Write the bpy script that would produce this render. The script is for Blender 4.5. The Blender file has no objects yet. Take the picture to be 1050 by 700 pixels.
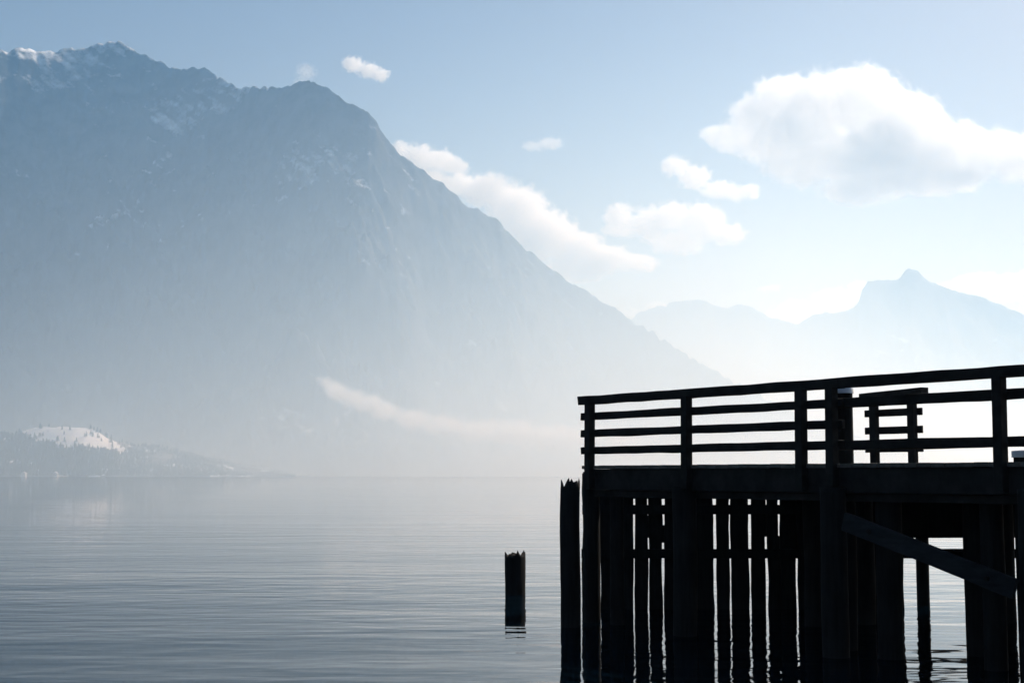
import bpy, bmesh, math, random
import numpy as np
from mathutils import Vector, Matrix, noise

random.seed(7)
scene = bpy.context.scene
COL = scene.collection
R = math.radians

# ------------------------------------------------------------------ camera
CAM_H = 2.18
PITCH = R(5.37)
FPX = 1458.33                      # 50 mm on 36 mm, 1050 px wide
cam_d = bpy.data.cameras.new('camera')
cam_d.lens = 50
cam_d.sensor_width = 36
cam_d.clip_start = 0.1
cam_d.clip_end = 60000
cam = bpy.data.objects.new('camera', cam_d)
cam.location = (0, 0, CAM_H)
cam.rotation_euler = (math.pi / 2 + PITCH, 0, 0)
COL.objects.link(cam)
scene.camera = cam

CP, SP = math.cos(PITCH), math.sin(PITCH)


def at(x, y, Y):
    """World point at depth Y that the photograph shows at pixel (x, y)."""
    u = (x - 525) / FPX
    v = (350 - y) / FPX
    d = Vector((u, CP - v * SP, SP + v * CP))
    return Vector((0, 0, CAM_H)) + d * (Y / d.y)


# ------------------------------------------------------------------ render settings
scene.view_settings.view_transform = 'Standard'
scene.view_settings.look = 'None'
scene.view_settings.exposure = 0.41
scene.view_settings.gamma = 1.0
scene.render.engine = 'CYCLES'
cy = scene.cycles
cy.use_denoising = True
try:
    cy.denoiser = 'OPENIMAGEDENOISE'
except Exception:
    pass
cy.max_bounces = 9
cy.diffuse_bounces = 2
cy.glossy_bounces = 4
cy.transmission_bounces = 4
cy.transparent_max_bounces = 12
cy.volume_bounces = 6
cy.use_adaptive_sampling = True
cy.adaptive_threshold = 0.025
cy.volume_step_rate = 1.0
cy.volume_max_steps = 256
cy.sample_clamp_indirect = 4.0

# ------------------------------------------------------------------ world and sun
SUN_AZ, SUN_EL = R(47), R(36)
world = bpy.data.worlds.new('World')
scene.world = world
world.use_nodes = True
nt = world.node_tree
nt.nodes.clear()
out = nt.nodes.new('ShaderNodeOutputWorld')
bg = nt.nodes.new('ShaderNodeBackground')
sky = nt.nodes.new('ShaderNodeTexSky')
sky.sky_type = 'NISHITA'
sky.sun_disc = False
sky.sun_elevation = SUN_EL
sky.sun_rotation = SUN_AZ
sky.altitude = 400
sky.air_density = 1.0
sky.dust_density = 2.4
sky.ozone_density = 2.4
bg.inputs['Strength'].default_value = 0.066
nt.links.new(sky.outputs[0], bg.inputs['Color'])
nt.links.new(bg.outputs[0], out.inputs['Surface'])

sd = bpy.data.lights.new('sun', 'SUN')
sd.energy = 4.3
sd.angle = R(0.5)
sd.color = (1.0, 0.975, 0.945)
sun = bpy.data.objects.new('sun', sd)
to_sun = Vector((math.sin(SUN_AZ) * math.cos(SUN_EL), math.cos(SUN_AZ) * math.cos(SUN_EL), math.sin(SUN_EL)))
sun.rotation_euler = to_sun.to_track_quat('Z', 'Y').to_euler()
sun.location = (60, 60, 80)
COL.objects.link(sun)


# ------------------------------------------------------------------ object helpers
def tag(o, label=None, cat=None, group=None, kind=None):
    if label: o['label'] = label
    if cat: o['category'] = cat
    if group: o['group'] = group
    if kind: o['kind'] = kind
    return o


def empty(name, loc):
    o = bpy.data.objects.new(name, None)
    o.empty_display_size = 0.3
    o.location = loc
    COL.objects.link(o)
    return o


def link(name, bm, mat, parent=None, smooth=False):
    me = bpy.data.meshes.new(name)
    bmesh.ops.recalc_face_normals(bm, faces=bm.faces)
    bm.to_mesh(me)
    bm.free()
    if mat: me.materials.append(mat)
    if smooth:
        for p in me.polygons: p.use_smooth = True
    o = bpy.data.objects.new(name, me)
    COL.objects.link(o)
    if parent:
        o.parent = parent
        o.matrix_parent_inverse = Matrix.Translation(parent_world(parent)).inverted()
    return o


def parent_world(o):
    v = Vector(o.location)
    while o.parent:
        break
    return v


def add_beam(bm, p0, p1, w, h, side, up=Vector((0, 0, 1)), bev=0.006, wob=0.0, seed=0, seg=None):
    """A sawn timber from p0 to p1: w across (along side), h along up; slightly uneven."""
    p0, p1 = Vector(p0), Vector(p1)
    L = (p1 - p0).length
    n = seg or max(2, int(L / 0.25))
    rings = []
    c = min(bev, w * 0.3, h * 0.3)
    prof = [(-w/2 + c, -h/2), (w/2 - c, -h/2), (w/2, -h/2 + c), (w/2, h/2 - c),
            (w/2 - c, h/2), (-w/2 + c, h/2), (-w/2, h/2 - c), (-w/2, -h/2 + c)]
    for i in range(n + 1):
        q = p0.lerp(p1, i / n)
        ring = []
        for k, (a, b) in enumerate(prof):
            j = wob * noise.noise(Vector((q.x * 2.1 + k * 3.7 + seed, q.y * 2.1, q.z * 2.1 + seed * 1.3)))
            ring.append(bm.verts.new(q + side * (a + j) + up * (b + j * 0.8)))
        rings.append(ring)
    for i in range(n):
        for k in range(8):
            bm.faces.new((rings[i][k], rings[i][(k+1) % 8], rings[i+1][(k+1) % 8], rings[i+1][k]))
    bm.faces.new(rings[0][::-1])
    bm.faces.new(rings[-1])


def add_log(bm, base, top_z, r, seed=0, jag=0.0, lean=(0, 0), rough=0.10, taper=0.05, nseg=22, splinters=0):
    """A weathered round timber pile from base (below the water) to top_z."""
    base = Vector(base)
    H = top_z - base.z
    n = max(4, int(H / 0.07))
    rings = []
    for i in range(n + 1):
        t = i / n
        ring = []
        for k in range(nseg):
            a = 2 * math.pi * k / nseg
            ca, sa = math.cos(a), math.sin(a)
            z = base.z + H * t
            f = noise.noise(Vector((ca * 1.5 + seed * 7.3, sa * 1.5, z * 0.7))) * rough
            f += noise.noise(Vector((ca * 5 + seed * 3.1, sa * 5, z * 2.2))) * rough * 0.45
            rr = r * (1 + f - taper * (t - 0.5))
            if jag and t > 0.999:
                w = noise.noise(Vector((ca * 2.3 + seed * 1.7, sa * 2.3, 5.1)))
                w2 = noise.noise(Vector((ca * 7 + seed * 2.7, sa * 7, 9.1)))
                z += jag * (0.9 * w + 0.6 * w2)
            bx = 0.02 * noise.noise(Vector((seed * 2.2, z * 0.6, 0)))
            ring.append(bm.verts.new((base.x + lean[0] * t + bx + rr * ca, base.y + lean[1] * t + rr * sa, z)))
        rings.append(ring)
    for i in range(n):
        for k in range(nseg):
            bm.faces.new((rings[i][k], rings[i][(k+1) % nseg], rings[i+1][(k+1) % nseg], rings[i+1][k]))
    inner = []
    for k in range(nseg):
        v = rings[-1][k].co
        cx, cyy = base.x + lean[0], base.y + lean[1]
        q = Vector((cx + (v.x - cx) * 0.5, cyy + (v.y - cyy) * 0.5, top_z - jag * 0.9 + (v.z - top_z) * 0.5))
        inner.append(bm.verts.new(q))
    for k in range(nseg):
        bm.faces.new((rings[-1][k], rings[-1][(k+1) % nseg], inner[(k+1) % nseg], inner[k]))
    bm.faces.new(inner)
    bm.faces.new(rings[0][::-1])


# ------------------------------------------------------------------ materials
def new_mat(name):
    m = bpy.data.materials.new(name)
    m.use_nodes = True
    n = m.node_tree
    n.nodes.clear()
    return m, n


def wood_mat(name, dark, light, rough=0.75, grain=(22, 22, 1.6), bump=0.5):
    m, n = new_mat(name)
    N, L = n.nodes, n.links
    o = N.new('ShaderNodeOutputMaterial')
    b = N.new('ShaderNodeBsdfPrincipled')
    tc = N.new('ShaderNodeTexCoord')
    mp = N.new('ShaderNodeMapping')
    mp.inputs['Scale'].default_value = grain
    n1 = N.new('ShaderNodeTexNoise'); n1.inputs['Scale'].default_value = 1.0; n1.inputs['Detail'].default_value = 6
    n1.inputs['Roughness'].default_value = 0.65
    n2 = N.new('ShaderNodeTexNoise'); n2.inputs['Scale'].default_value = 2.3; n2.inputs['Detail'].default_value = 4
    mx = N.new('ShaderNodeMix'); mx.data_type = 'FLOAT'; mx.inputs[0].default_value = 0.45
    cr = N.new('ShaderNodeValToRGB')
    cr.color_ramp.elements[0].position = 0.35; cr.color_ramp.elements[0].color = (*dark, 1)
    cr.color_ramp.elements[1].position = 0.68; cr.color_ramp.elements[1].color = (*light, 1)
    bp = N.new('ShaderNodeBump'); bp.inputs['Strength'].default_value = bump; bp.inputs['Distance'].default_value = 0.01
    L.new(tc.outputs['Object'], mp.inputs['Vector'])
    L.new(mp.outputs[0], n1.inputs['Vector'])
    L.new(tc.outputs['Object'], n2.inputs['Vector'])
    L.new(n1.outputs['Fac'], mx.inputs[2]); L.new(n2.outputs['Fac'], mx.inputs[3])
    L.new(mx.outputs[0], cr.inputs['Fac'])
    L.new(cr.outputs['Color'], b.inputs['Base Color'])
    L.new(n1.outputs['Fac'], bp.inputs['Height'])
    L.new(bp.outputs[0], b.inputs['Normal'])
    b.inputs['Roughness'].default_value = rough
    b.inputs['Specular IOR Level'].default_value = 0.12
    L.new(b.outputs[0], o.inputs['Surface'])
    return m


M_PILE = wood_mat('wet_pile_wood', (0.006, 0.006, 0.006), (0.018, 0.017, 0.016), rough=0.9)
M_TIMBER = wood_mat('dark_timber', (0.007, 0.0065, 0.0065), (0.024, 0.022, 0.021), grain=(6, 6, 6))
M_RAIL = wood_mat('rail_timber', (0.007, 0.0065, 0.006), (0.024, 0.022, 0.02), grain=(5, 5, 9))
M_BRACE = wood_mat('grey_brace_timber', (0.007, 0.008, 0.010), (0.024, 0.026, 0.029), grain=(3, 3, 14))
M_DECK = wood_mat('deck_boards', (0.05, 0.045, 0.04), (0.13, 0.12, 0.105), grain=(9, 9, 9))


def metal_mat():
    m, n = new_mat('zinc_sheet')
    N, L = n.nodes, n.links
    o = N.new('ShaderNodeOutputMaterial')
    b = N.new('ShaderNodeBsdfPrincipled')
    tc = N.new('ShaderNodeTexCoord')
    ns = N.new('ShaderNodeTexNoise'); ns.inputs['Scale'].default_value = 9; ns.inputs['Detail'].default_value = 4
    cr = N.new('ShaderNodeValToRGB')
    cr.color_ramp.elements[0].color = (0.42, 0.44, 0.46, 1); cr.color_ramp.elements[1].color = (0.62, 0.64, 0.66, 1)
    L.new(tc.outputs['Object'], ns.inputs['Vector']); L.new(ns.outputs['Fac'], cr.inputs['Fac'])
    L.new(cr.outputs['Color'], b.inputs['Base Color'])
    b.inputs['Metallic'].default_value = 0.4
    b.inputs['Roughness'].default_value = 0.45
    L.new(b.outputs[0], o.inputs['Surface'])
    return m


M_ZINC = metal_mat()


def plain_mat(name, c1, c2, scale, rough=0.8):
    m, n = new_mat(name)
    N, L = n.nodes, n.links
    o = N.new('ShaderNodeOutputMaterial')
    b = N.new('ShaderNodeBsdfPrincipled')
    tc = N.new('ShaderNodeTexCoord')
    ns = N.new('ShaderNodeTexNoise'); ns.inputs['Scale'].default_value = scale; ns.inputs['Detail'].default_value = 5
    cr = N.new('ShaderNodeValToRGB')
    cr.color_ramp.elements[0].position = 0.35; cr.color_ramp.elements[0].color = (*c1, 1)
    cr.color_ramp.elements[1].position = 0.65; cr.color_ramp.elements[1].color = (*c2, 1)
    L.new(tc.outputs['Object'], ns.inputs['Vector']); L.new(ns.outputs['Fac'], cr.inputs['Fac'])
    L.new(cr.outputs['Color'], b.inputs['Base Color'])
    b.inputs['Roughness'].default_value = rough
    L.new(b.outputs[0], o.inputs['Surface'])
    return m


M_TREE = plain_mat('conifer_foliage', (0.02, 0.035, 0.025), (0.05, 0.07, 0.05), 0.3)
M_ROOF = plain_mat('snowy_roof', (0.55, 0.56, 0.6), (0.8, 0.8, 0.82), 0.6)
M_PLASTER = plain_mat('white_plaster', (0.7, 0.69, 0.66), (0.82, 0.81, 0.78), 0.5)
M_PANE = plain_mat('window_glass', (0.03, 0.035, 0.04), (0.06, 0.065, 0.07), 0.5, 0.2)


def mountain_mat(name, rock1, rock2, snow_lo, snow_hi, amount, freq=1.0):
    """Dark rock and forest with snow lying where the ground is less steep, in gullies and ledges."""
    m, n = new_mat(name)
    N, L = n.nodes, n.links
    o = N.new('ShaderNodeOutputMaterial')
    b = N.new('ShaderNodeBsdfPrincipled')
    b.inputs['Roughness'].default_value = 0.9
    b.inputs['Specular IOR Level'].default_value = 0.05
    tc = N.new('ShaderNodeTexCoord')
    mp = N.new('ShaderNodeMapping')
    mp.vector_type = 'TEXTURE'
    mp.inputs['Rotation'].default_value = (0, R(40), 0)
    mp.inputs['Scale'].default_value = (120 / freq, 80 / freq, 24 / freq)
    n1 = N.new('ShaderNodeTexNoise'); n1.inputs['Scale'].default_value = 1.0; n1.inputs['Detail'].default_value = 8
    n1.inputs['Roughness'].default_value = 0.3
    n2 = N.new('ShaderNodeTexNoise'); n2.inputs['Scale'].default_value = 0.0028 * freq; n2.inputs['Detail'].default_value = 5
    n3 = N.new('ShaderNodeTexNoise'); n3.inputs['Scale'].default_value = 0.011 * freq; n3.inputs['Detail'].default_value = 9; n3.inputs['Roughness'].default_value = 0.68
    geo = N.new('ShaderNodeNewGeometry')
    sx = N.new('ShaderNodeSeparateXYZ')
    pz = N.new('ShaderNodeSeparateXYZ')
    L.new(geo.outputs['Normal'], sx.inputs[0]); L.new(geo.outputs['Position'], pz.inputs[0])
    L.new(tc.outputs['Object'], mp.inputs['Vector']); L.new(mp.outputs[0], n1.inputs['Vector'])
    L.new(tc.outputs['Object'], n2.inputs['Vector']); L.new(tc.outputs['Object'], n3.inputs['Vector'])

    def math_(op, a, c, clamp=False):
        q = N.new('ShaderNodeMath'); q.operation = op; q.use_clamp = clamp
        for i, v in enumerate((a, c)):
            if isinstance(v, (int, float)): q.inputs[i].default_value = v
            else: L.new(v, q.inputs[i])
        return q.outputs[0]
    n4 = N.new('ShaderNodeTexNoise'); n4.inputs['Scale'].default_value = 0.018 * freq; n4.inputs['Detail'].default_value = 8; n4.inputs['Roughness'].default_value = 0.7
    L.new(tc.outputs['Object'], n4.inputs['Vector'])
    s = math_('ADD', math_('MULTIPLY', n1.outputs['Fac'], 0.4), math_('MULTIPLY', n4.outputs['Fac'], 0.6))
    s = math_('ADD', s, math_('MULTIPLY', math_('SUBTRACT', n2.outputs['Fac'], 0.5), 0.75))
    s = math_('ADD', s, math_('MULTIPLY', math_('SUBTRACT', sx.outputs['Z'], 0.55), 0.22))
    mr = N.new('ShaderNodeMapRange'); mr.inputs['From Min'].default_value = snow_lo; mr.inputs['From Max'].default_value = snow_hi
    mr.inputs['To Min'].default_value = -0.13; mr.inputs['To Max'].default_value = -0.002
    L.new(pz.outputs['Z'], mr.inputs['Value'])
    s = math_('ADD', s, mr.outputs[0])
    sm = N.new('ShaderNodeMapRange'); sm.inputs['From Min'].default_value = amount; sm.inputs['From Max'].default_value = amount + 0.2
    L.new(s, sm.inputs['Value'])
    cr = N.new('ShaderNodeValToRGB')
    cr.color_ramp.elements[0].position = 0.4; cr.color_ramp.elements[0].color = (*rock1, 1)
    cr.color_ramp.elements[1].position = 0.62; cr.color_ramp.elements[1].color = (*rock2, 1)
    L.new(n3.outputs['Fac'], cr.inputs['Fac'])
    mx = N.new('ShaderNodeMix'); mx.data_type = 'RGBA'
    L.new(sm.outputs[0], mx.inputs[0]); L.new(cr.outputs['Color'], mx.inputs[6])
    mx.inputs[7].default_value = (0.72, 0.74, 0.78, 1)
    L.new(mx.outputs[2], b.inputs['Base Color'])
    L.new(b.outputs[0], o.inputs['Surface'])
    return m


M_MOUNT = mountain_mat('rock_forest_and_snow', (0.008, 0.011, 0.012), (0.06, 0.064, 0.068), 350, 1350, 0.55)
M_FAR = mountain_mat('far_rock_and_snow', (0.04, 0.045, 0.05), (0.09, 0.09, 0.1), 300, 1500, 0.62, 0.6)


# ------------------------------------------------------------------ water
def water_mat():
    m, n = new_mat('lake_water')
    N, L = n.nodes, n.links
    o = N.new('ShaderNodeOutputMaterial')
    b = N.new('ShaderNodeBsdfPrincipled')
    b.inputs['Base Color'].default_value = (0.0012, 0.005, 0.009, 1)
    b.inputs['Roughness'].default_value = 0.03
    b.inputs['IOR'].default_value = 1.333
    b.inputs['Specular IOR Level'].default_value = 0.38
    tc = N.new('ShaderNodeTexCoord')

    def wave(scale, rot, detail, h, dist=0.4):
        mp = N.new('ShaderNodeMapping')
        mp.inputs['Scale'].default_value = scale
        mp.inputs['Rotation'].default_value = (0, 0, R(rot))
        L.new(tc.outputs['Object'], mp.inputs['Vector'])
        x = N.new('ShaderNodeTexNoise')
        x.inputs['Scale'].default_value = 1.0
        x.inputs['Detail'].default_value = detail
        x.inputs['Distortion'].default_value = dist
        L.new(mp.outputs[0], x.inputs['Vector'])
        q = N.new('ShaderNodeMath'); q.operation = 'MULTIPLY'
        q.inputs[1].default_value = h
        L.new(x.outputs['Fac'], q.inputs[0])
        return q.outputs[0]

    def add(a, c):
        q = N.new('ShaderNodeMath'); q.operation = 'ADD'
        L.new(a, q.inputs[0]); L.new(c, q.inputs[1])
        return q.outputs[0]
    hgt = add(wave((1.1, 1.6, 1), 30, 1, 0.011), add(add(wave((0.55, 1.5, 1), 8, 1, 0.018), wave((1.6, 4.2, 1), -6, 1, 0.003)), wave((0.10, 0.33, 1), 4, 1, 0.05)))
    # calm and ruffled patches drifting over the lake
    pm = N.new('ShaderNodeMapping'); pm.inputs['Scale'].default_value = (0.006, 0.03, 1)
    L.new(tc.outputs['Object'], pm.inputs['Vector'])
    pn = N.new('ShaderNodeTexNoise'); pn.inputs['Scale'].default_value = 1; pn.inputs['Detail'].default_value = 6
    L.new(pm.outputs[0], pn.inputs['Vector'])
    mr = N.new('ShaderNodeMapRange'); mr.inputs['From Min'].default_value = 0.38; mr.inputs['From Max'].default_value = 0.62
    mr.inputs['To Min'].default_value = 0.15; mr.inputs['To Max'].default_value = 1.0
    L.new(pn.outputs['Fac'], mr.inputs['Value'])
    bp = N.new('ShaderNodeBump')
    bp.inputs['Distance'].default_value = 1.0
    sy = N.new('ShaderNodeSeparateXYZ'); L.new(tc.outputs['Object'], sy.inputs[0])
    fr = N.new('ShaderNodeMapRange'); fr.inputs['From Min'].default_value = 25; fr.inputs['From Max'].default_value = 160
    fr.inputs['To Min'].default_value = 1.0; fr.inputs['To Max'].default_value = 0.2      # the open lake is calmer than the water round the pier
    L.new(sy.outputs['Y'], fr.inputs['Value'])
    ml = N.new('ShaderNodeMath'); ml.operation = 'MULTIPLY'
    L.new(mr.outputs[0], ml.inputs[0]); L.new(fr.outputs[0], ml.inputs[1])
    nr = N.new('ShaderNodeMapRange'); nr.inputs['From Min'].default_value = 20; nr.inputs['From Max'].default_value = 36
    nr.inputs['To Min'].default_value = 1.9; nr.inputs['To Max'].default_value = 1.0       # wash among the piles
    L.new(sy.outputs['Y'], nr.inputs['Value'])
    m2 = N.new('ShaderNodeMath'); m2.operation = 'MULTIPLY'
    L.new(ml.outputs[0], m2.inputs[0]); L.new(nr.outputs[0], m2.inputs[1])
    bp.inputs['Strength'].default_value = 1.0
    hs = N.new('ShaderNodeMath'); hs.operation = 'MULTIPLY'
    L.new(hgt, hs.inputs[0]); L.new(m2.outputs[0], hs.inputs[1])
    L.new(hs.outputs[0], bp.inputs['Height'])
    L.new(bp.outputs[0], b.inputs['Normal'])
    L.new(b.outputs[0], o.inputs['Surface'])
    return m


bm = bmesh.new()
bmesh.ops.create_grid(bm, x_segments=1, y_segments=1, size=1)
for v in bm.verts:
    v.co.x *= 7400
    v.co.y = -390 if v.co.y < 0 else 10850
lake = link('lake_water', bm, water_mat())
tag(lake, 'calm grey blue lake with fine ripples', 'water', kind='structure')

# ------------------------------------------------------------------ pier frame of reference
A = Vector((1.16, 21.40, 0))
D = Vector((4.2, -5.8, 0)).normalized()     # along the front edge, towards the right of the photo
NO = Vector((D.y, -D.x, 0))                 # outward from the front edge
if NO.y > 0: NO = -NO
UP = Vector((0, 0, 1))
ZD = 2.33                                   # deck top


def P(s, off, z):
    return A + D * s + NO * off + UP * z


pier = empty('pier', (A.x, A.y, 0))
tag(pier, 'dark wooden pier on timber piles with plank railings, standing in the lake', 'pier')


def ppart(name, bm, mat, parent=None, smooth=False):
    o = link(name, bm, mat, None, smooth)
    par = parent or pier
    o.parent = par
    if par is pier:
        o.matrix_parent_inverse = Matrix.Translation(pier.location).inverted()
    else:
        o.matrix_parent_inverse = Matrix.Identity(4)   # the part's own origin sits at the world origin
    return o


WALL_Y = 23.6
S_END = 11.5
# deck: boards run across, from front edge back to the rear wall line
bm = bmesh.new()
s = -0.12
i = 0
while s < S_END:
    w = 0.185
    q0 = P(s + w / 2, 0.05, ZD - 0.03)
    back = (WALL_Y + 0.15 - q0.y) / (-NO.y)
    back = min(back, 8.5)
    q1 = q0 - NO * back
    zj = random.uniform(-0.003, 0.003)
    add_beam(bm, q0 + UP * zj, q1 + UP * zj, w, 0.05, D, seg=2, bev=0.004)
    s += w + 0.008
    i += 1
ppart('deck_boards', bm, M_DECK)

# joists and bearers under the deck
bm = bmesh.new()
for off in (-0.6, -1.4, -2.2, -3.0):
    q0 = P(0.25, off, ZD - 0.17)
    q0 = P(0.25 + max(0, -off - 2.2) * 0.9, off, ZD - 0.17)
    add_beam(bm, q0, P(S_END, off, ZD - 0.17), 0.12, 0.22, NO, seg=8)
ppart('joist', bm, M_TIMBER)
bm = bmesh.new()
add_beam(bm, P(-0.06, -0.02, ZD - 0.21), P(S_END, -0.02, ZD - 0.21), 0.08, 0.30, NO, wob=0.006)
ppart('edge_beam', bm, M_TIMBER)
bm = bmesh.new()
add_beam(bm, P(0.02, -0.16, ZD - 0.415), P(S_END, -0.16, ZD - 0.415), 0.16, 0.10, NO, wob=0.008, seed=3)
ppart('bearer', bm, M_TIMBER)

# railing along the front edge
bm = bmesh.new()
zt = 3.305
add_beam(bm, P(-0.22, -0.03, zt), P(4.88, -0.03, zt), 0.15, 0.125, NO, wob=0.014, seed=1)
add_beam(bm, P(4.885, -0.03, zt + 0.004), P(S_END, -0.03, zt + 0.004), 0.15, 0.125, NO, wob=0.014, seed=2)
railing = ppart('railing', bm, M_RAIL)
POSTS = [0.09, 2.20, 4.30, 4.80, 7.19, 9.3, 11.3]
for k, sp in enumerate(POSTS):
    bm = bmesh.new()
    w = 0.118
    add_beam(bm, P(sp, 0.075, 2.00), P(sp, 0.06, zt - 0.05), w, w, D, up=NO, wob=0.006, seed=k + 4)
    ppart('rail_post', bm, M_RAIL, railing)
for k, zc in enumerate((3.06, 2.805, 2.55)):
    bm = bmesh.new()
    add_beam(bm, P(-0.20, -0.015, zc), P(4.92, -0.015, zc), 0.045, 0.11, NO, wob=0.013, seed=k + 20)
    ppart('rail', bm, M_RAIL, railing)
for k, zc in enumerate((3.065, 2.545)):
    bm = bmesh.new()
    add_beam(bm, P(4.78, -0.062, zc), P(S_END, -0.062, zc), 0.045, 0.118, NO, wob=0.013, seed=k + 30)
    ppart('rail', bm, M_RAIL, railing)

# short railing on the far side of the deck
Yf = 20.6
g0, g1 = at(883.5, 415, Yf + .42), at(941.5, 415, Yf - .42)
gd = (Vector((g1.x, g1.y, 0)) - Vector((g0.x, g0.y, 0)))
gl = gd.length
gd.normalize()
gn = Vector((gd.y, -gd.x, 0))
if gn.y > 0: gn = -gn
G0 = Vector((g0.x, g0.y, 0))
bm = bmesh.new()
add_beam(bm, G0 + gd * 0.02 + UP * 3.335, G0 + gd * (gl + 0.12) + UP * 3.375, 0.16, 0.085, gn, wob=0.004)
frail = ppart('railing', bm, M_RAIL)
for k, fx in enumerate((0.22, 0.89)):
    bm = bmesh.new()
    add_beam(bm, G0 + gd * gl * fx + UP * (ZD - 0.1), G0 + gd * gl * fx + UP * 3.31, 0.112, 0.10, gd, up=gn, wob=0.004, seed=k)
    ppart('rail_post', bm, M_RAIL, frail)
for k, zc in enumerate((3.085, 2.83, 2.565)):
    bm = bmesh.new()
    add_beam(bm, G0 + UP * zc - gn * 0.075, G0 + gd * gl + UP * zc - gn * 0.075, 0.04, 0.105, gn, wob=0.005, seed=k + 50)
    ppart('rail', bm, M_RAIL, frail)

# piles under the pier
PILES = [  # (pixel x, depth, radius)
    (606.5, 21.55, 0.125), (633, 21.2, 0.105), (702, 19.75, 0.165), (855, 17.45, 0.165),
    (834, 21.0, 0.15), (885, 21.3, 0.16), (912, 17.3, 0.155), (1001, 17.6, 0.15), (1018, 16.3, 0.13), 
    (945.5, 24.2, 0.105), (870, 22.6, 0.2), (1030, 21.5, 0.14), (1012, 23.2, 0.3), (1060.5, 15.35, 0.16), (906, 23.0, 0.22)]
for k, (x, Y, r) in enumerate(PILES):
    q = at(x, 560, Y)
    bm = bmesh.new()
    add_log(bm, (q.x, q.y, -0.9), ZD - 0.30 if Y < 20 else ZD - 0.10, r, seed=k + 1, rough=0.07)
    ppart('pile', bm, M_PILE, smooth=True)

# rear screen of upright planks with slits of light between them
def wx(x): return at(x, 560, WALL_Y).x
GAPS = [(596, 597), (613.8, 615.6), (631, 631.3), (648.5, 651.8), (663.6, 665.8), (678.6, 681.6), (696.8, 697.2), (712.8, 715.2), (730.4, 735.4),
        (747.2, 749.8), (766.5, 771.3), (784.3, 787.2), (798, 800), (814.8, 818.2), (835, 835.2), (852, 852.2), (870, 870.2), (888, 889.6), (906, 906.2), (925.5, 926)]
GAPS = [((a + b) / 2 - (b - a) * 0.33, (a + b) / 2 + (b - a) * 0.33) for a, b in GAPS]
for k in range(len(GAPS) - 1):
    x0, x1 = wx(GAPS[k][1]), wx(GAPS[k+1][0])
    bm = bmesh.new()
    n = 34
    rings = []
    thick = 0.05
    yo = WALL_Y + random.uniform(-0.012, 0.012)
    t0, t1 = random.uniform(-0.012, 0.012), random.uniform(-0.012, 0.012)
    for i in range(n + 1):
        z = -0.6 + (ZD - 0.12 + 0.6) * i / n
        a = t0 * (z - 1) + 0.026 * noise.noise(Vector((k * 5.1, z * 1.1, 0))) + 0.007 * noise.noise(Vector((k * 5.1, z * 5, 3)))
        c = t1 * (z - 1) + 0.026 * noise.noise(Vector((k * 5.1 + 2.3, z * 1.1, 7))) + 0.007 * noise.noise(Vector((k * 5.1, z * 5, 9)))
        rings.append([bm.verts.new(p) for p in ((x0 + a, yo - thick/2, z), (x1 + c, yo - thick/2, z), (x1 + c, yo + thick/2, z), (x0 + a, yo + thick/2, z))])
    for i in range(n):
        for j in range(4):
            bm.faces.new((rings[i][j], rings[i][(j+1) % 4], rings[i+1][(j+1) % 4], rings[i+1][j]))
    bm.faces.new(rings[0][::-1]); bm.faces.new(rings[-1])
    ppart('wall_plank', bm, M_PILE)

# battens nailed behind some of the slits
for (x, ya, yb) in ((665, 528, 551), (680, 538, 556), (714, 540, 640), (786, 520, 550), (799, 549, 640), (816.5, 505, 564)):
    za, zb = at(525, ya, WALL_Y + 0.08).z, at(525, yb, WALL_Y + 0.08).z
    bm = bmesh.new()
    add_beam(bm, (wx(x), WALL_Y + 0.08, zb), (wx(x) + random.uniform(-.02, .02), WALL_Y + 0.08, za), 0.15, 0.05, Vector((1, 0, 0)), up=Vector((0, 1, 0)), wob=0.01, seed=x)
    ppart('batten', bm, M_PILE)
X = Vector((1, 0, 0)); Yv = Vector((0, 1, 0))
def zy(y, Y): return at(525, y, Y).z
for (xa, xb, ya, yb, Y) in ((597, 1075, 517.3, 527, WALL_Y - 0.07), (596, 1075, 562.5, 572, WALL_Y - 0.09), (600, 1075, 488, 511.2, WALL_Y - 0.10),
                            (921, 1075, 512.5, 551, WALL_Y - 0.16)):
    za, zb = zy(ya, Y), zy(yb, Y)
    bm = bmesh.new()
    add_beam(bm, (wx(xa), Y, (za + zb) / 2), (wx(xb), Y, (za + zb) / 2), 0.07, za - zb, Yv, wob=0.008, seed=xa)
    ppart('wale', bm, M_PILE)

# diagonal brace on the front, with its bolts
b0, b1 = at(866, 534, 17.0), at(1041, 603.5, 15.12)
bd = (b1 - b0).normalized()
side = NO
bu = bd.cross(side).normalized()
if bu.z < 0: bu = -bu
bm = bmesh.new()
add_beam(bm, b0, b1, 0.06, 0.215, side, up=bu, wob=0.012, seed=77)
brace = ppart('cross_brace', bm, M_BRACE)
for f in (0.17, 0.86):
    bm = bmesh.new()
    q = b0.lerp(b1, f) + side * 0.03
    bmesh.ops.create_cone(bm, cap_ends=True, segments=8, radius1=0.03, radius2=0.024, depth=0.03,
                          matrix=Matrix.Translation(q + side * 0.012) @ side.to_track_quat('Z', 'Y').to_matrix().to_4x4())
    ppart('bolt', bm, M_RAIL, brace)

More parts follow.
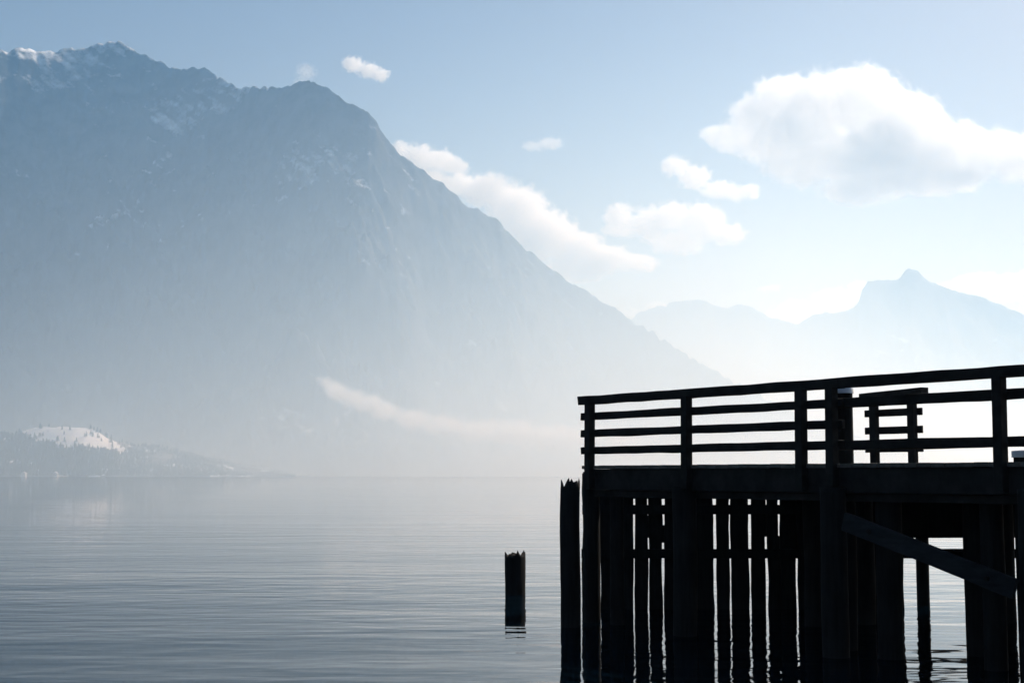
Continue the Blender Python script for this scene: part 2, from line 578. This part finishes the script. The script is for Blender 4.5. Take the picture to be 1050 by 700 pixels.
# mooring piles with sheet caps
def capped_pile(x, Y, r, ytop, cap_h, label, seed):
    q = at(x, 470, Y)
    zt_ = at(x, ytop, Y).z
    t = empty('mooring_pile', (q.x, q.y, 0))
    tag(t, label, 'mooring pile', 'mooring piles with metal caps')
    bm = bmesh.new()
    add_log(bm, (0, 0, -0.9), zt_ - 0.012, r, seed=seed, rough=0.04)
    o = link('post', bm, M_PILE, None, True); o.parent = t
    bm = bmesh.new()
    rings = []
    n = 28
    for (rr, z) in ((r * 1.10, zt_ - cap_h), (r * 1.10, zt_ - 0.004), (r * 1.06, zt_), (r * 0.4, zt_ + 0.012)):
        rings.append([bm.verts.new((rr * math.cos(2*math.pi*k/n), rr * math.sin(2*math.pi*k/n), z)) for k in range(n)])
    for a, b in zip(rings, rings[1:]):
        for k in range(n):
            bm.faces.new((a[k], a[(k+1) % n], b[(k+1) % n], b[k]))
    bm.faces.new(rings[-1])
    o = link('cap', bm, M_ZINC, None, True); o.parent = t
    return t


capped_pile(866.3, 18.15, 0.116, 396.5, 0.085, 'dark round mooring pile with pale metal cap rising behind the railing', 3)
capped_pile(1053.5, 16.1, 0.155, 462, 0.075, 'low mooring pile at the right edge, its pale metal cap just above the deck', 8)

# free-standing old piles
def old_pile(x, Y, r, top_y, label, seed, jag):
    q = at(x, 560, Y)
    zt_ = at(x, top_y, Y).z
    bm = bmesh.new()
    add_log(bm, (0, 0, -0.9), zt_, r, seed=seed, jag=jag, rough=0.10, taper=0.02, nseg=34)
    o = link('old_pile', bm, M_PILE, None, True)
    o.location = (q.x, q.y, 0)
    tag(o, label, 'broken pile', 'old broken piles in the water')


old_pile(584.5, 20.9, 0.143, 495, 'tall weathered pile with split top beside the corner of the pier', 11, 0.22)
old_pile(528, 26.6, 0.185, 568, 'short rotten stump of a pile alone in the water left of the pier', 23, 0.16)


# ------------------------------------------------------------------ mountains
def fbm(p, octs=5, gain=0.5, lac=2.0):
    return noise.fractal(p, 1.0 - 0.0, lac, octs, noise_basis='PERLIN_ORIGINAL')


def ridged(p, octs=5):
    return noise.ridged_multi_fractal(p, 0.9, 2.1, octs, 1.0, 2.0, noise_basis='PERLIN_ORIGINAL')


def interp(pts, x):
    xs = [p[0] for p in pts]; ys = [p[1] for p in pts]
    return float(np.interp(x, xs, ys))


SKY_L = [(-700, 250), (-420, 190), (-260, 120), (-120, 75), (-40, 55), (0, 50), (8, 53), (20, 47.5), (28, 49), (36, 54), (46, 51), (56, 53), (66, 51), (80, 49), (92, 48), (104, 45), (112, 43.5), (122, 44),
         (132, 48), (140, 54), (152, 58.5), (165, 64), (172, 68), (185, 71), (200, 70), (210, 70.5), (216, 74), (226, 82), (240, 87.5), (255, 90), (272, 89.5),
         (283, 91.5), (297, 88), (310, 84.5), (322, 82.5), (330, 87), (345, 97), (360, 107), (377, 117), (386, 124), (392, 135), (400, 146), (412, 158), (424, 167), (438, 176),
         (455, 189), (470, 202), (480, 211), (492, 215), (505, 223), (520, 236), (540, 255), (560, 271), (580, 286), (600, 298), (620, 311), (640, 323), (660, 337),
         (690, 355), (740, 385), (800, 415), (870, 445), (940, 470), (1000, 486)]


def ridge_depth(x):
    return 4700 - 0.55 * (x - 200) + 260 * math.sin(x * 0.013) + (0 if x < 450 else -0.9 * (x - 450))


def shore_depth(x):
    return 3350 + 140 * math.sin(x * 0.011 + 1) + (0 if x < 350 else 1.1 * (x - 350))


def build_mountain(name, skyline, x0, x1, step, ridge_fn, shore_fn, nf, nb, mat, seed, cliff=0.55, amp=0.16):
    bm = bmesh.new()
    cols = int((x1 - x0) / step) + 1
    grid = []
    for i in range(cols):
        x = x0 + i * step
        yk = interp(skyline, x)
        yr = ridge_fn(x)
        top = at(x, yk, yr)
        col = []
        for j in range(nf + nb + 1):
            if j <= nf:
                t = j / nf
                Yd = shore_fn(x) + (yr - shore_fn(x)) * t
                p = 0.35 * t + 0.65 * t ** 2.1 if cliff else t
                w = t * (1 - t) * 4
            else:
                t2 = (j - nf) / nb
                t = 1
                Yd = yr + 2200 * t2
                p = 1 - t2 * 1.15
                w = 0
            u = top.x / top.y
            X_ = u * Yd
            z = top.z * p
            q = Vector((X_ * 0.0016 + seed, Yd * 0.0016, 0.3))
            if j <= nf:
                rg = ridged(Vector((X_ * 0.0021 + seed + 0.35 * Yd * 0.0016, Yd * 0.0010, 0.0)), 6) - 1.0
                fb = noise.fractal(q * 3.1, 0.9, 2.0, 6)
                z += top.z * amp * w * (0.55 * rg + 0.55 * fb)
                d = min(1.0, (1 - t) * 4)
                z += 70 * w * (ridged(Vector((X_ * 0.0055 + 0.5 * Yd * 0.003, Yd * 0.0035, seed)), 4) - 1.0)
                z += 5.0 * noise.fractal(Vector((X_ * 0.05, Yd * 0.05, seed)), 0.7, 2.1, 3) + 9.0 * noise.noise(Vector((X_ * 0.03, Yd * 0.03, seed + 3)))
                z += 24 * (0.3 + d) * noise.fractal(Vector((X_ * 0.019, Yd * 0.019, seed)), 0.7, 2.1, 5)
                if j == 0: z = -30
                z = max(z, -30) if j else z
            col.append(bm.verts.new((X_, Yd, z)))
        grid.append(col)
    for i in range(cols - 1):
        for j in range(nf + nb):
            bm.faces.new((grid[i][j], grid[i+1][j], grid[i+1][j+1], grid[i][j+1]))
    for f in bm.faces:
        if f.normal.z < 0: f.normal_flip()
    me = bpy.data.meshes.new(name)
    bm.to_mesh(me); bm.free()
    me.materials.append(mat)
    for p in me.polygons: p.use_smooth = True
    o = bpy.data.objects.new(name, me)
    COL.objects.link(o)
    return o


mo = build_mountain('mountain', SKY_L, -640, 1000, 1.7, ridge_depth, shore_depth, 170, 10, M_MOUNT, 3.7)
tag(mo, 'steep dark mountain with snow streaked cliffs on the left', 'mountain', kind='structure')

SKY_R = [(380, 380), (520, 345), (600, 338), (640, 330), (648, 328), (655, 319), (665, 318), (675, 313), (683, 314), (683.5, 309), (690, 309), (700, 308), (715, 307), (724, 309), (735, 314),
         (745, 316), (757, 312), (768, 313), (778, 318), (790, 326), (800, 328), (818, 331), (832, 324), (845, 321), (856, 321), (868, 319), (876, 315), (882, 307), (884, 297), (890, 289), (900, 287.5),
         (912, 286.5), (922, 287), (925, 280), (933, 275), (940, 277), (947, 284), (955, 289), (968, 294), (985, 300), (1000, 303), (1018, 309), (1035, 316), (1050, 323), (1100, 340), (1180, 350), (1300, 330)]
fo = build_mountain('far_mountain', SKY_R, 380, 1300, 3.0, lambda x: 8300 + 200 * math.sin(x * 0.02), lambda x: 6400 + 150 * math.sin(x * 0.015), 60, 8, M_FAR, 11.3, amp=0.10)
tag(fo, 'pale distant mountain range with a pointed summit on the right', 'mountain', kind='structure')

# foothill on the near shore
SKY_H = [(-420, 400), (-200, 425), (-60, 440), (0, 446), (12, 447), (22, 442), (35, 439), (55, 437.5), (75, 437.5), (90, 440), (105, 446), (118, 453), (135, 457), (160, 459), (185, 464),
         (215, 471), (240, 474), (265, 478), (285, 481), (296, 484), (304, 487.6), (320, 488)]


def pix(p):
    d = p - Vector((0, 0, CAM_H))
    f = d.y * CP + d.z * SP
    v = -d.y * SP + d.z * CP
    return 525 + FPX * d.x / f, 350 - FPX * v / f


def hill_point(x, t):
    yk = interp(SKY_H, x)
    ys = 2620 + 25 * math.sin(x * 0.05) + 0.25 * x
    yr = ys + 330 + 0.2 * abs(x - 80)
    top = at(x, yk, yr)
    Yd = ys + (yr - ys) * t
    u = top.x / top.y
    z = max(top.z, 0) * (0.25 * t + 0.75 * t ** 1.25)
    X_ = u * Yd
    z += 5.0 * noise.fractal(Vector((X_ * 0.02, Yd * 0.02, 2)), 0.9, 2.0, 4) * min(1, t * 5) * min(1, max(top.z, 0) / 20)
    return Vector((X_, Yd, z + 0.4))


bm = bmesh.new()
grid = []
for i in range(0, 186):
    x = -420 + i * 4
    col = []
    for j in range(33):
        if j <= 24:
            p = hill_point(x, j / 24)
            if j == 0: p.z = -3
        else:
            p = hill_point(x, 1.0)
            k = (j - 24) / 8
            p = Vector((p.x * (1 + 0.25 * k), p.y * (1 + 0.25 * k), p.z * (1 - k) - 6 * k))
        col.append(bm.verts.new(p))
    grid.append(col)
for i in range(len(grid) - 1):
    for j in range(32):
        bm.faces.new((grid[i][j], grid[i+1][j], grid[i+1][j+1], grid[i][j+1]))
M_SNOWF = plain_mat('snow_covered_meadow', (0.66, 0.68, 0.72), (0.82, 0.83, 0.86), 0.02, 0.85)
M_FLOOR = plain_mat('forest_floor_with_old_snow', (0.03, 0.04, 0.035), (0.22, 0.23, 0.25), 0.035, 0.9)
hill = link('hill', bm, M_SNOWF, None, True)
hill.data.materials.append(M_FLOOR)
for p in hill.data.polygons:
    hx, hy = pix(p.center)
    up = interp([(20, 441), (28, 437), (60, 434), (90, 438), (110, 448), (130, 460)], hx)
    lo = interp([(20, 444), (40, 452), (70, 460), (100, 462), (130, 465)], hx)
    open_snow = (20 < hx < 130 and up < hy < lo) or noise.noise(Vector((hx * 0.07, hy * 0.2, 3.0))) > 0.42
    p.material_index = 0 if open_snow else 1
tag(hill, 'low snowy hill on the far shore at the left', 'hill', kind='structure')


def meadow(x, y):
    """Where the photo shows the open snow field on the hill (pixel of the hill point)."""
    up = interp([(20, 441), (28, 437), (60, 434), (90, 438), (110, 448), (130, 460)], x)
    lo = interp([(20, 443), (40, 451), (70, 459), (100, 461), (130, 464)], x)
    w = 3.2 * noise.noise(Vector((x * 0.11, y * 0.3, 1.7)))
    return 20 + w < x < 130 and up < y < lo + w and noise.noise(Vector((x * 0.35, y * 0.5, 8.0))) < 0.42


def add_conifer(bm, p, h, r, seed):
    n = 6
    for k, (zb, zt_, rr) in enumerate(((0.08, 0.55, 1.0), (0.36, 0.80, 0.72), (0.62, 1.0, 0.45))):
        a0 = seed + k
        tip = bm.verts.new(p + Vector((0, 0, h * zt_)))
        ring = [bm.verts.new(p + Vector((r * rr * (0.8 + 0.4 * ((seed * 7 + i * 3 + k) % 1)) * math.cos(a0 + i * 2 * math.pi / n),
                                         r * rr * math.sin(a0 + i * 2 * math.pi / n), h * zb + 0.05 * h * (i % 2)))) for i in range(n)]
        for i in range(n):
            bm.faces.new((ring[i], ring[(i+1) % n], tip))


bm = bmesh.new()
cnt = 0
rnd = random.Random(5)
for k in range(16000):
    x = rnd.uniform(-200, 303)
    t = rnd.uniform(0.02, 1.02)
    p = hill_point(x, t)
    px_, py_ = pix(p)
    if meadow(px_, py_): continue
    dens = 0.75 + noise.noise(Vector((p.x * 0.012, p.y * 0.02, 4.0))) * 1.4
    if t < 0.25: dens += 0.4
    if px_ > 22 and px_ < 110 and py_ > 455: dens += 0.5
    if rnd.random() > dens: continue
    h = rnd.uniform(6, 13) * (0.75 if px_ > 120 else 1) * min(1.0, max(0.4, (306 - px_) / 110))
    add_conifer(bm, p - Vector((0, 0, 0.5)), h, h * rnd.uniform(0.2, 0.3), rnd.random() * 6)
    cnt += 1
    if cnt > 9000: break
print('trees', cnt)
fo_ = link('forest', bm, M_TREE)
tag(fo_, 'dark conifer forest covering the snowy hill on the far shore', 'forest', kind='stuff')


# small houses at the water
def house(x, w, dpt, h, label, t=0.015, turn=0.0):
    p = hill_point(x, t)
    base = empty('lake_house', (p.x, p.y - 4, max(0.3, p.z - 0.3)))
    base.rotation_euler.z = turn
    tag(base, label, 'house', 'white houses on the far shore')
    bm = bmesh.new()
    vs = [bm.verts.new(v) for v in ((-w/2, -dpt/2, -2), (w/2, -dpt/2, -2), (w/2, dpt/2, -2), (-w/2, dpt/2, -2),
                                    (-w/2, -dpt/2, h), (w/2, -dpt/2, h), (w/2, dpt/2, h), (-w/2, dpt/2, h), (0, -dpt/2, h + w * 0.38), (0, dpt/2, h + w * 0.38))]
    for f in ((0, 1, 5, 8, 4), (1, 2, 6, 5), (2, 3, 7, 9, 6), (3, 0, 4, 7), (3, 2, 1, 0)):
        bm.faces.new([vs[i] for i in f])
    o = link('wall', bm, M_PLASTER); o.parent = base
    bm = bmesh.new()
    th = 0.35
    e = 0.6
    for sgn in (-1, 1):
        a = Vector((0, 0, h + w * 0.38 + 0.05)); b = Vector((sgn * (w/2 + e), 0, h - e * 0.76 + 0.05))
        add_beam(bm, (a + b) / 2 - Vector((0, dpt/2 + e, 0)), (a + b) / 2 + Vector((0, dpt/2 + e, 0)), (b - a).length, th, (b - a).normalized(),
                 up=Vector((0, 1, 0)).cross((b - a).normalized()) * (1 if sgn < 0 else -1), seg=1, bev=0.05)
    o = link('roof', bm, M_ROOF); o.parent = base
    for (wx_, wz) in ((-w * 0.22, h * 0.3), (w * 0.22, h * 0.3), (0, h * 0.85)):
        bm = bmesh.new()
        bmesh.ops.create_cube(bm, size=1, matrix=Matrix.Translation((wx_, -dpt/2 - 0.03, wz)) @ Matrix.Diagonal((1.1, 0.12, 1.4, 1)))
        o = link('window', bm, M_PANE); o.parent = base


house(27, 7.5, 9, 5.0, 'leftmost small white house at the water on the far shore')
house(59, 8.5, 10, 5.0, 'small white house at the water below the snow field')
house(109, 14, 9, 3.0, 'wide low house with snowy roof right of the snow field', t=0.12, turn=R(90))

# ------------------------------------------------------------------ haze, mist and clouds
def vol_mat(name, build):
    m, n = new_mat(name)
    o = n.nodes.new('ShaderNodeOutputMaterial')
    pv = n.nodes.new('ShaderNodeVolumePrincipled')
    pv.inputs['Density'].default_value = 0
    pv.inputs['Absorption Color'].default_value = (1, 1, 1, 1)     # scatters only, absorbs nothing
    n.links.new(pv.outputs[0], o.inputs['Volume'])
    build(n, pv)
    return m


HAZE_TOP = 1500


def haze_build(n, pv):
    pv.inputs['Color'].default_value = (0.16, 0.52, 1.0, 1)
    pv.inputs['Density'].default_value = 8.2e-5
    pv.inputs['Anisotropy'].default_value = 0.08


def mist_build(n, pv):
    """A deep thin bank under the mountains plus a shallow layer on the lake, both thinning with height and thicker to the right."""
    N, L = n.nodes, n.links
    pv.inputs['Color'].default_value = (0.74, 0.89, 1.0, 1)
    pv.inputs['Anisotropy'].default_value = 0.5
    tc = N.new('ShaderNodeTexCoord')
    sx = N.new('ShaderNodeSeparateXYZ')
    L.new(tc.outputs['Object'], sx.inputs[0])

    def op(kind, a, c):
        q = N.new('ShaderNodeMath'); q.operation = kind
        for i, v in enumerate((a, c)):
            if v is None: continue
            if isinstance(v, (int, float)): q.inputs[i].default_value = v
            else: L.new(v, q.inputs[i])
        return q.outputs[0]

    def ramp(v, f0, f1, t0, t1):
        q = N.new('ShaderNodeMapRange'); q.interpolation_type = 'SMOOTHSTEP'
        for k, w in (('From Min', f0), ('From Max', f1), ('To Min', t0), ('To Max', t1)):
            q.inputs[k].default_value = w
        L.new(v, q.inputs['Value'])
        return q.outputs[0]
    X_, Y_, Z_ = sx.outputs
    deep = op('MULTIPLY', op('EXPONENT', op('DIVIDE', Z_, -MIST_H), None), MIST_D)
    deep = op('MULTIPLY', deep, ramp(X_, -1900, 500, 0.5, 1.6))
    deep = op('MULTIPLY', deep, ramp(Y_, 1500, 3400, 0.02, 1.0))
    deep = op('MULTIPLY', deep, ramp(Y_, 4400, 6200, 1.0, 0.2))
    deep = op('MULTIPLY', deep, ramp(X_, 600, 1350, 1.0, 0.22))
    low = op('MULTIPLY', op('EXPONENT', op('DIVIDE', Z_, -MIST_LH), None), MIST_LD)
    low = op('MULTIPLY', low, ramp(X_, -1400, 350, 0.3, 1.0))
    low = op('MULTIPLY', low, ramp(Y_, 500, 2200, 0.0, 1.0))
    L.new(op('ADD', deep, low), pv.inputs['Density'])


MIST_H, MIST_D, MIST_LH, MIST_LD = 315.0, 1.38e-3, 85.0, 8.5e-4
M_HAZE = vol_mat('haze_air', haze_build)
_n = M_HAZE.node_tree
_o = next(q for q in _n.nodes if q.type == 'OUTPUT_MATERIAL')
_pv = next(q for q in _n.nodes if q.type == 'PRINCIPLED_VOLUME')
_pm = _n.nodes.new('ShaderNodeVolumePrincipled')                # the low mist, in the same body of air
_pm.inputs['Density'].default_value = 0
_pm.inputs['Absorption Color'].default_value = (1, 1, 1, 1)
mist_build(_n, _pm)
_ad = _n.nodes.new('ShaderNodeAddShader')
_n.links.new(_pv.outputs[0], _ad.inputs[0]); _n.links.new(_pm.outputs[0], _ad.inputs[1])
_n.links.new(_ad.outputs[0], _o.inputs['Volume'])
M_HAZE.cycles.volume_step_rate = 0.8
bm = bmesh.new()
bmesh.ops.create_cube(bm, size=1)
for v in bm.verts:
    v.co.x *= 2 * 7500
    v.co.y = -400 if v.co.y < 0 else 10900
    v.co.z = -40 if v.co.z < 0 else HAZE_TOP
hz = link('haze', bm, M_HAZE)
tag(hz, 'pale blue haze and low mist over the lake and mountains', 'haze', kind='stuff')


def cloud(name, label, cat, Y, lobes, density, erode=0.45, nscale=6.0, depth=0.8, group=None, kind=None, soft=0.26, aniso=0.52, voxel=None, step=0.2):
    """A cloud of overlapping puffs given as (pixel x, pixel y, pixel rx, pixel ry) at depth Y; volume with noisy edges."""
    pts = []
    for (x, y, rx, ry) in lobes:
        c = at(x, y, Y)
        pts.append((c, rx * Y / FPX, ry * Y / FPX))
    cen = sum((p[0] for p in pts), Vector()) / len(pts)
    size = max(p[1] for p in pts)
    bm = bmesh.new()
    rr = random.Random(len(lobes) + int(Y))
    loc = []
    for (c, rx, rz) in pts:
        ry = (rx + rz) * 0.5 * depth
        off = Vector((0, rr.uniform(-0.12, 0.12) * size * depth, 0))
        q = c - cen + off
        loc.append((q, rx, ry, rz))
        bmesh.ops.create_icosphere(bm, subdivisions=3, radius=1.0, matrix=Matrix.Translation(q) @ Matrix.Diagonal((rx * 1.22, ry * 1.22, rz * 1.22, 1)))
    me = bpy.data.meshes.new(name)
    bm.to_mesh(me); bm.free()
    o = bpy.data.objects.new(name, me)
    COL.objects.link(o)
    md = o.modifiers.new('remesh', 'REMESH')
    md.mode = 'VOXEL'
    md.voxel_size = voxel or size / 14
    dg = bpy.context.evaluated_depsgraph_get()
    ev = o.evaluated_get(dg)
    me2 = bpy.data.meshes.new_from_object(ev)
    o.modifiers.clear()
    o.data = me2
    me2.name = name
    o.location = cen

    def build(n, pv):
        N, L = n.nodes, n.links
        pv.inputs['Color'].default_value = (0.97, 0.98, 1.0, 1)
        pv.inputs['Anisotropy'].default_value = aniso
        tc = N.new('ShaderNodeTexCoord')
        acc = None
        for (q, rx, ry, rz) in loc:
            mp = N.new('ShaderNodeMapping')
            mp.vector_type = 'POINT'
            mp.inputs['Location'].default_value = (-q.x / rx, -q.y / ry, -q.z / rz)
            mp.inputs['Scale'].default_value = (1 / rx, 1 / ry, 1 / rz)
            L.new(tc.outputs['Object'], mp.inputs['Vector'])
            ln = N.new('ShaderNodeVectorMath'); ln.operation = 'LENGTH'
            L.new(mp.outputs[0], ln.inputs[0])
            if acc is None:
                acc = ln.outputs['Value']
            else:
                mn = N.new('ShaderNodeMath'); mn.operation = 'SMOOTH_MIN'; mn.inputs[2].default_value = 0.4
                L.new(acc, mn.inputs[0]); L.new(ln.outputs['Value'], mn.inputs[1])
                acc = mn.outputs[0]
        nz = N.new('ShaderNodeTexNoise')
        nz.inputs['Scale'].default_value = nscale / (2 * size)
        nz.inputs['Detail'].default_value = 7
        nz.inputs['Roughness'].default_value = 0.6
        L.new(tc.outputs['Object'], nz.inputs['Vector'])
        nf_ = N.new('ShaderNodeTexNoise')
        nf_.inputs['Scale'].default_value = 2.7 * nscale / (2 * size)
        nf_.inputs['Detail'].default_value = 6
        nf_.inputs['Roughness'].default_value = 0.65
        nf_.inputs['Distortion'].default_value = 0.6
        L.new(tc.outputs['Object'], nf_.inputs['Vector'])
        wv = N.new('ShaderNodeMix'); wv.data_type = 'FLOAT'; wv.inputs[0].default_value = 0.42
        L.new(nz.outputs['Fac'], wv.inputs[2]); L.new(nf_.outputs['Fac'], wv.inputs[3])
        a = N.new('ShaderNodeMath'); a.operation = 'MULTIPLY_ADD'
        a.inputs[1].default_value = erode * 6.0; a.inputs[2].default_value = 0.94 - erode * 3.0
        L.new(wv.outputs[0], a.inputs[0])          # 1-ish threshold pushed in and out by noise
        sb = N.new('ShaderNodeMath'); sb.operation = 'SUBTRACT'
        L.new(a.outputs[0], sb.inputs[0]); L.new(acc, sb.inputs[1])
        mr = N.new('ShaderNodeMapRange'); mr.interpolation_type = 'SMOOTHSTEP'
        mr.inputs['From Min'].default_value = -0.02
        mr.inputs['From Max'].default_value = soft
        mr.inputs['To Max'].default_value = density
        L.new(sb.outputs[0], mr.inputs['Value'])
        L.new(mr.outputs[0], pv.inputs['Density'])
    m = vol_mat(name + '_vapour', build)
    m.cycles.volume_step_rate = step
    o.data.materials.clear()
    o.data.materials.append(m)
    tag(o, label, cat, group, kind)
    return o


YC = 15500
cg = 'fair weather clouds'
cloud('cloud', 'largest white cloud with grey belly high above the far mountains', 'cloud', YC,
      [(733, 137, 18, 12), (752, 140, 26, 18), (772, 118, 28, 26), (790, 140, 44, 34), (800, 104, 36, 32), (845, 108, 50, 42), (885, 102, 46, 38), (925, 122, 50, 36), (830, 160, 60, 34), (900, 160, 76, 48), (960, 150, 56, 38),
       (1000, 155, 50, 30), (1050, 160, 46, 30), (960, 185, 60, 18), (1090, 165, 46, 26), (880, 195, 45, 17)], 5.2e-3, 0.30, 9, group=cg)
cloud('cloud', 'small ragged cloud just left below the largest cloud', 'cloud', YC + 1500,
      [(692, 170, 16, 12), (712, 182, 20, 14), (738, 195, 22, 10), (755, 199, 16, 9), (770, 197, 12, 9)], 8e-3, 0.5, 7, group=cg)
cloud('cloud', 'lumpy white cloud between the mountain cloud bank and the largest cloud', 'cloud', YC + 1800,
      [(635, 222, 18, 16), (665, 230, 24, 20), (690, 222, 24, 18), (720, 228, 28, 22), (745, 240, 22, 13), (695, 248, 34, 15), (640, 235, 24, 10)], 7e-3, 0.42, 8, group=cg)
cloud('cloud', 'long white cloud bank lying along the right slope of the big mountain', 'cloud', YC + 200,
      [(470, 190, 20, 14), (500, 195, 34, 20), (530, 212, 36, 26), (560, 238, 36, 28), (590, 256, 34, 22), (620, 264, 34, 15), (655, 270, 24, 11), (590, 275, 40, 16), (545, 245, 40, 30)], 8e-3, 0.36, 9, group=cg)
cloud('cloud', 'white cloud peeping over the ridge right of the second summit', 'cloud', YC + 400,
      [(412, 155, 14, 12), (432, 162, 20, 17), (452, 166, 20, 15), (470, 172, 14, 10), (440, 185, 28, 14)], 9e-3, 0.4, 6, group=cg)
cloud('cloud', 'small bright cloud alone in the blue above the second summit', 'cloud', YC + 100,
      [(362, 66, 13, 9), (378, 72, 13, 9), (390, 77, 11, 8)], 1.2e-2, 0.55, 6, group=cg)
cloud('cloud', 'tiny faint cloud wisp beside the second summit', 'cloud', YC + 100,
      [(314, 74, 12, 10), (310, 84, 10, 7)], 2.2e-3, 0.6, 6, group=cg)
cloud('cloud', 'thin flat cloud wisp alone in the middle of the sky', 'cloud', YC + 700,
      [(548, 150, 15, 6), (564, 147, 16, 8)], 3.5e-3, 0.55, 6, group=cg)
cloud('cloud', 'bright cloud lying in the saddle behind the distant range', 'cloud', YC + 900,
      [(800, 325, 20, 9), (825, 318, 30, 13), (855, 306, 28, 14), (880, 298, 16, 12), (840, 325, 40, 14)], 6e-3, 0.38, 7, group=cg)
cloud('cloud', 'bright cloud behind the right shoulder of the pointed far summit', 'cloud', YC + 800,
      [(975, 300, 26, 12), (1005, 292, 32, 15), (1040, 295, 36, 18), (1080, 300, 40, 22)], 6e-3, 0.38, 7, group=cg)
cloud('cloud', 'tiny cloud puff low above the distant range', 'cloud', YC + 850,
      [(784, 296, 9, 4), (793, 295, 9, 5)], 3.5e-3, 0.45, 3, group=cg)
cloud('cloud', 'little cloud in the notch between the two mountain slopes', 'cloud', YC + 650,
      [(645, 322, 18, 9), (672, 315, 16, 8), (690, 320, 22, 12)], 2.6e-3, 0.4, 4, group=cg)

w_ = cloud('mist', 'bright bank of white mist drifting low along the mountain foot', None, 3050,
      [(327, 388, 5, 4), (333, 392, 9, 8), (341, 398, 14, 11), (350, 403, 18, 13), (362, 408, 20, 13), (378, 414, 22, 13), (396, 422, 24, 14), (424, 430, 28, 14), (456, 436, 32, 14), (492, 441, 36, 15), (530, 445, 40, 16), (570, 449, 44, 17), (620, 452, 50, 18)],
      4e-2, 0.36, 6, kind='stuff', soft=0.7, aniso=0.4)
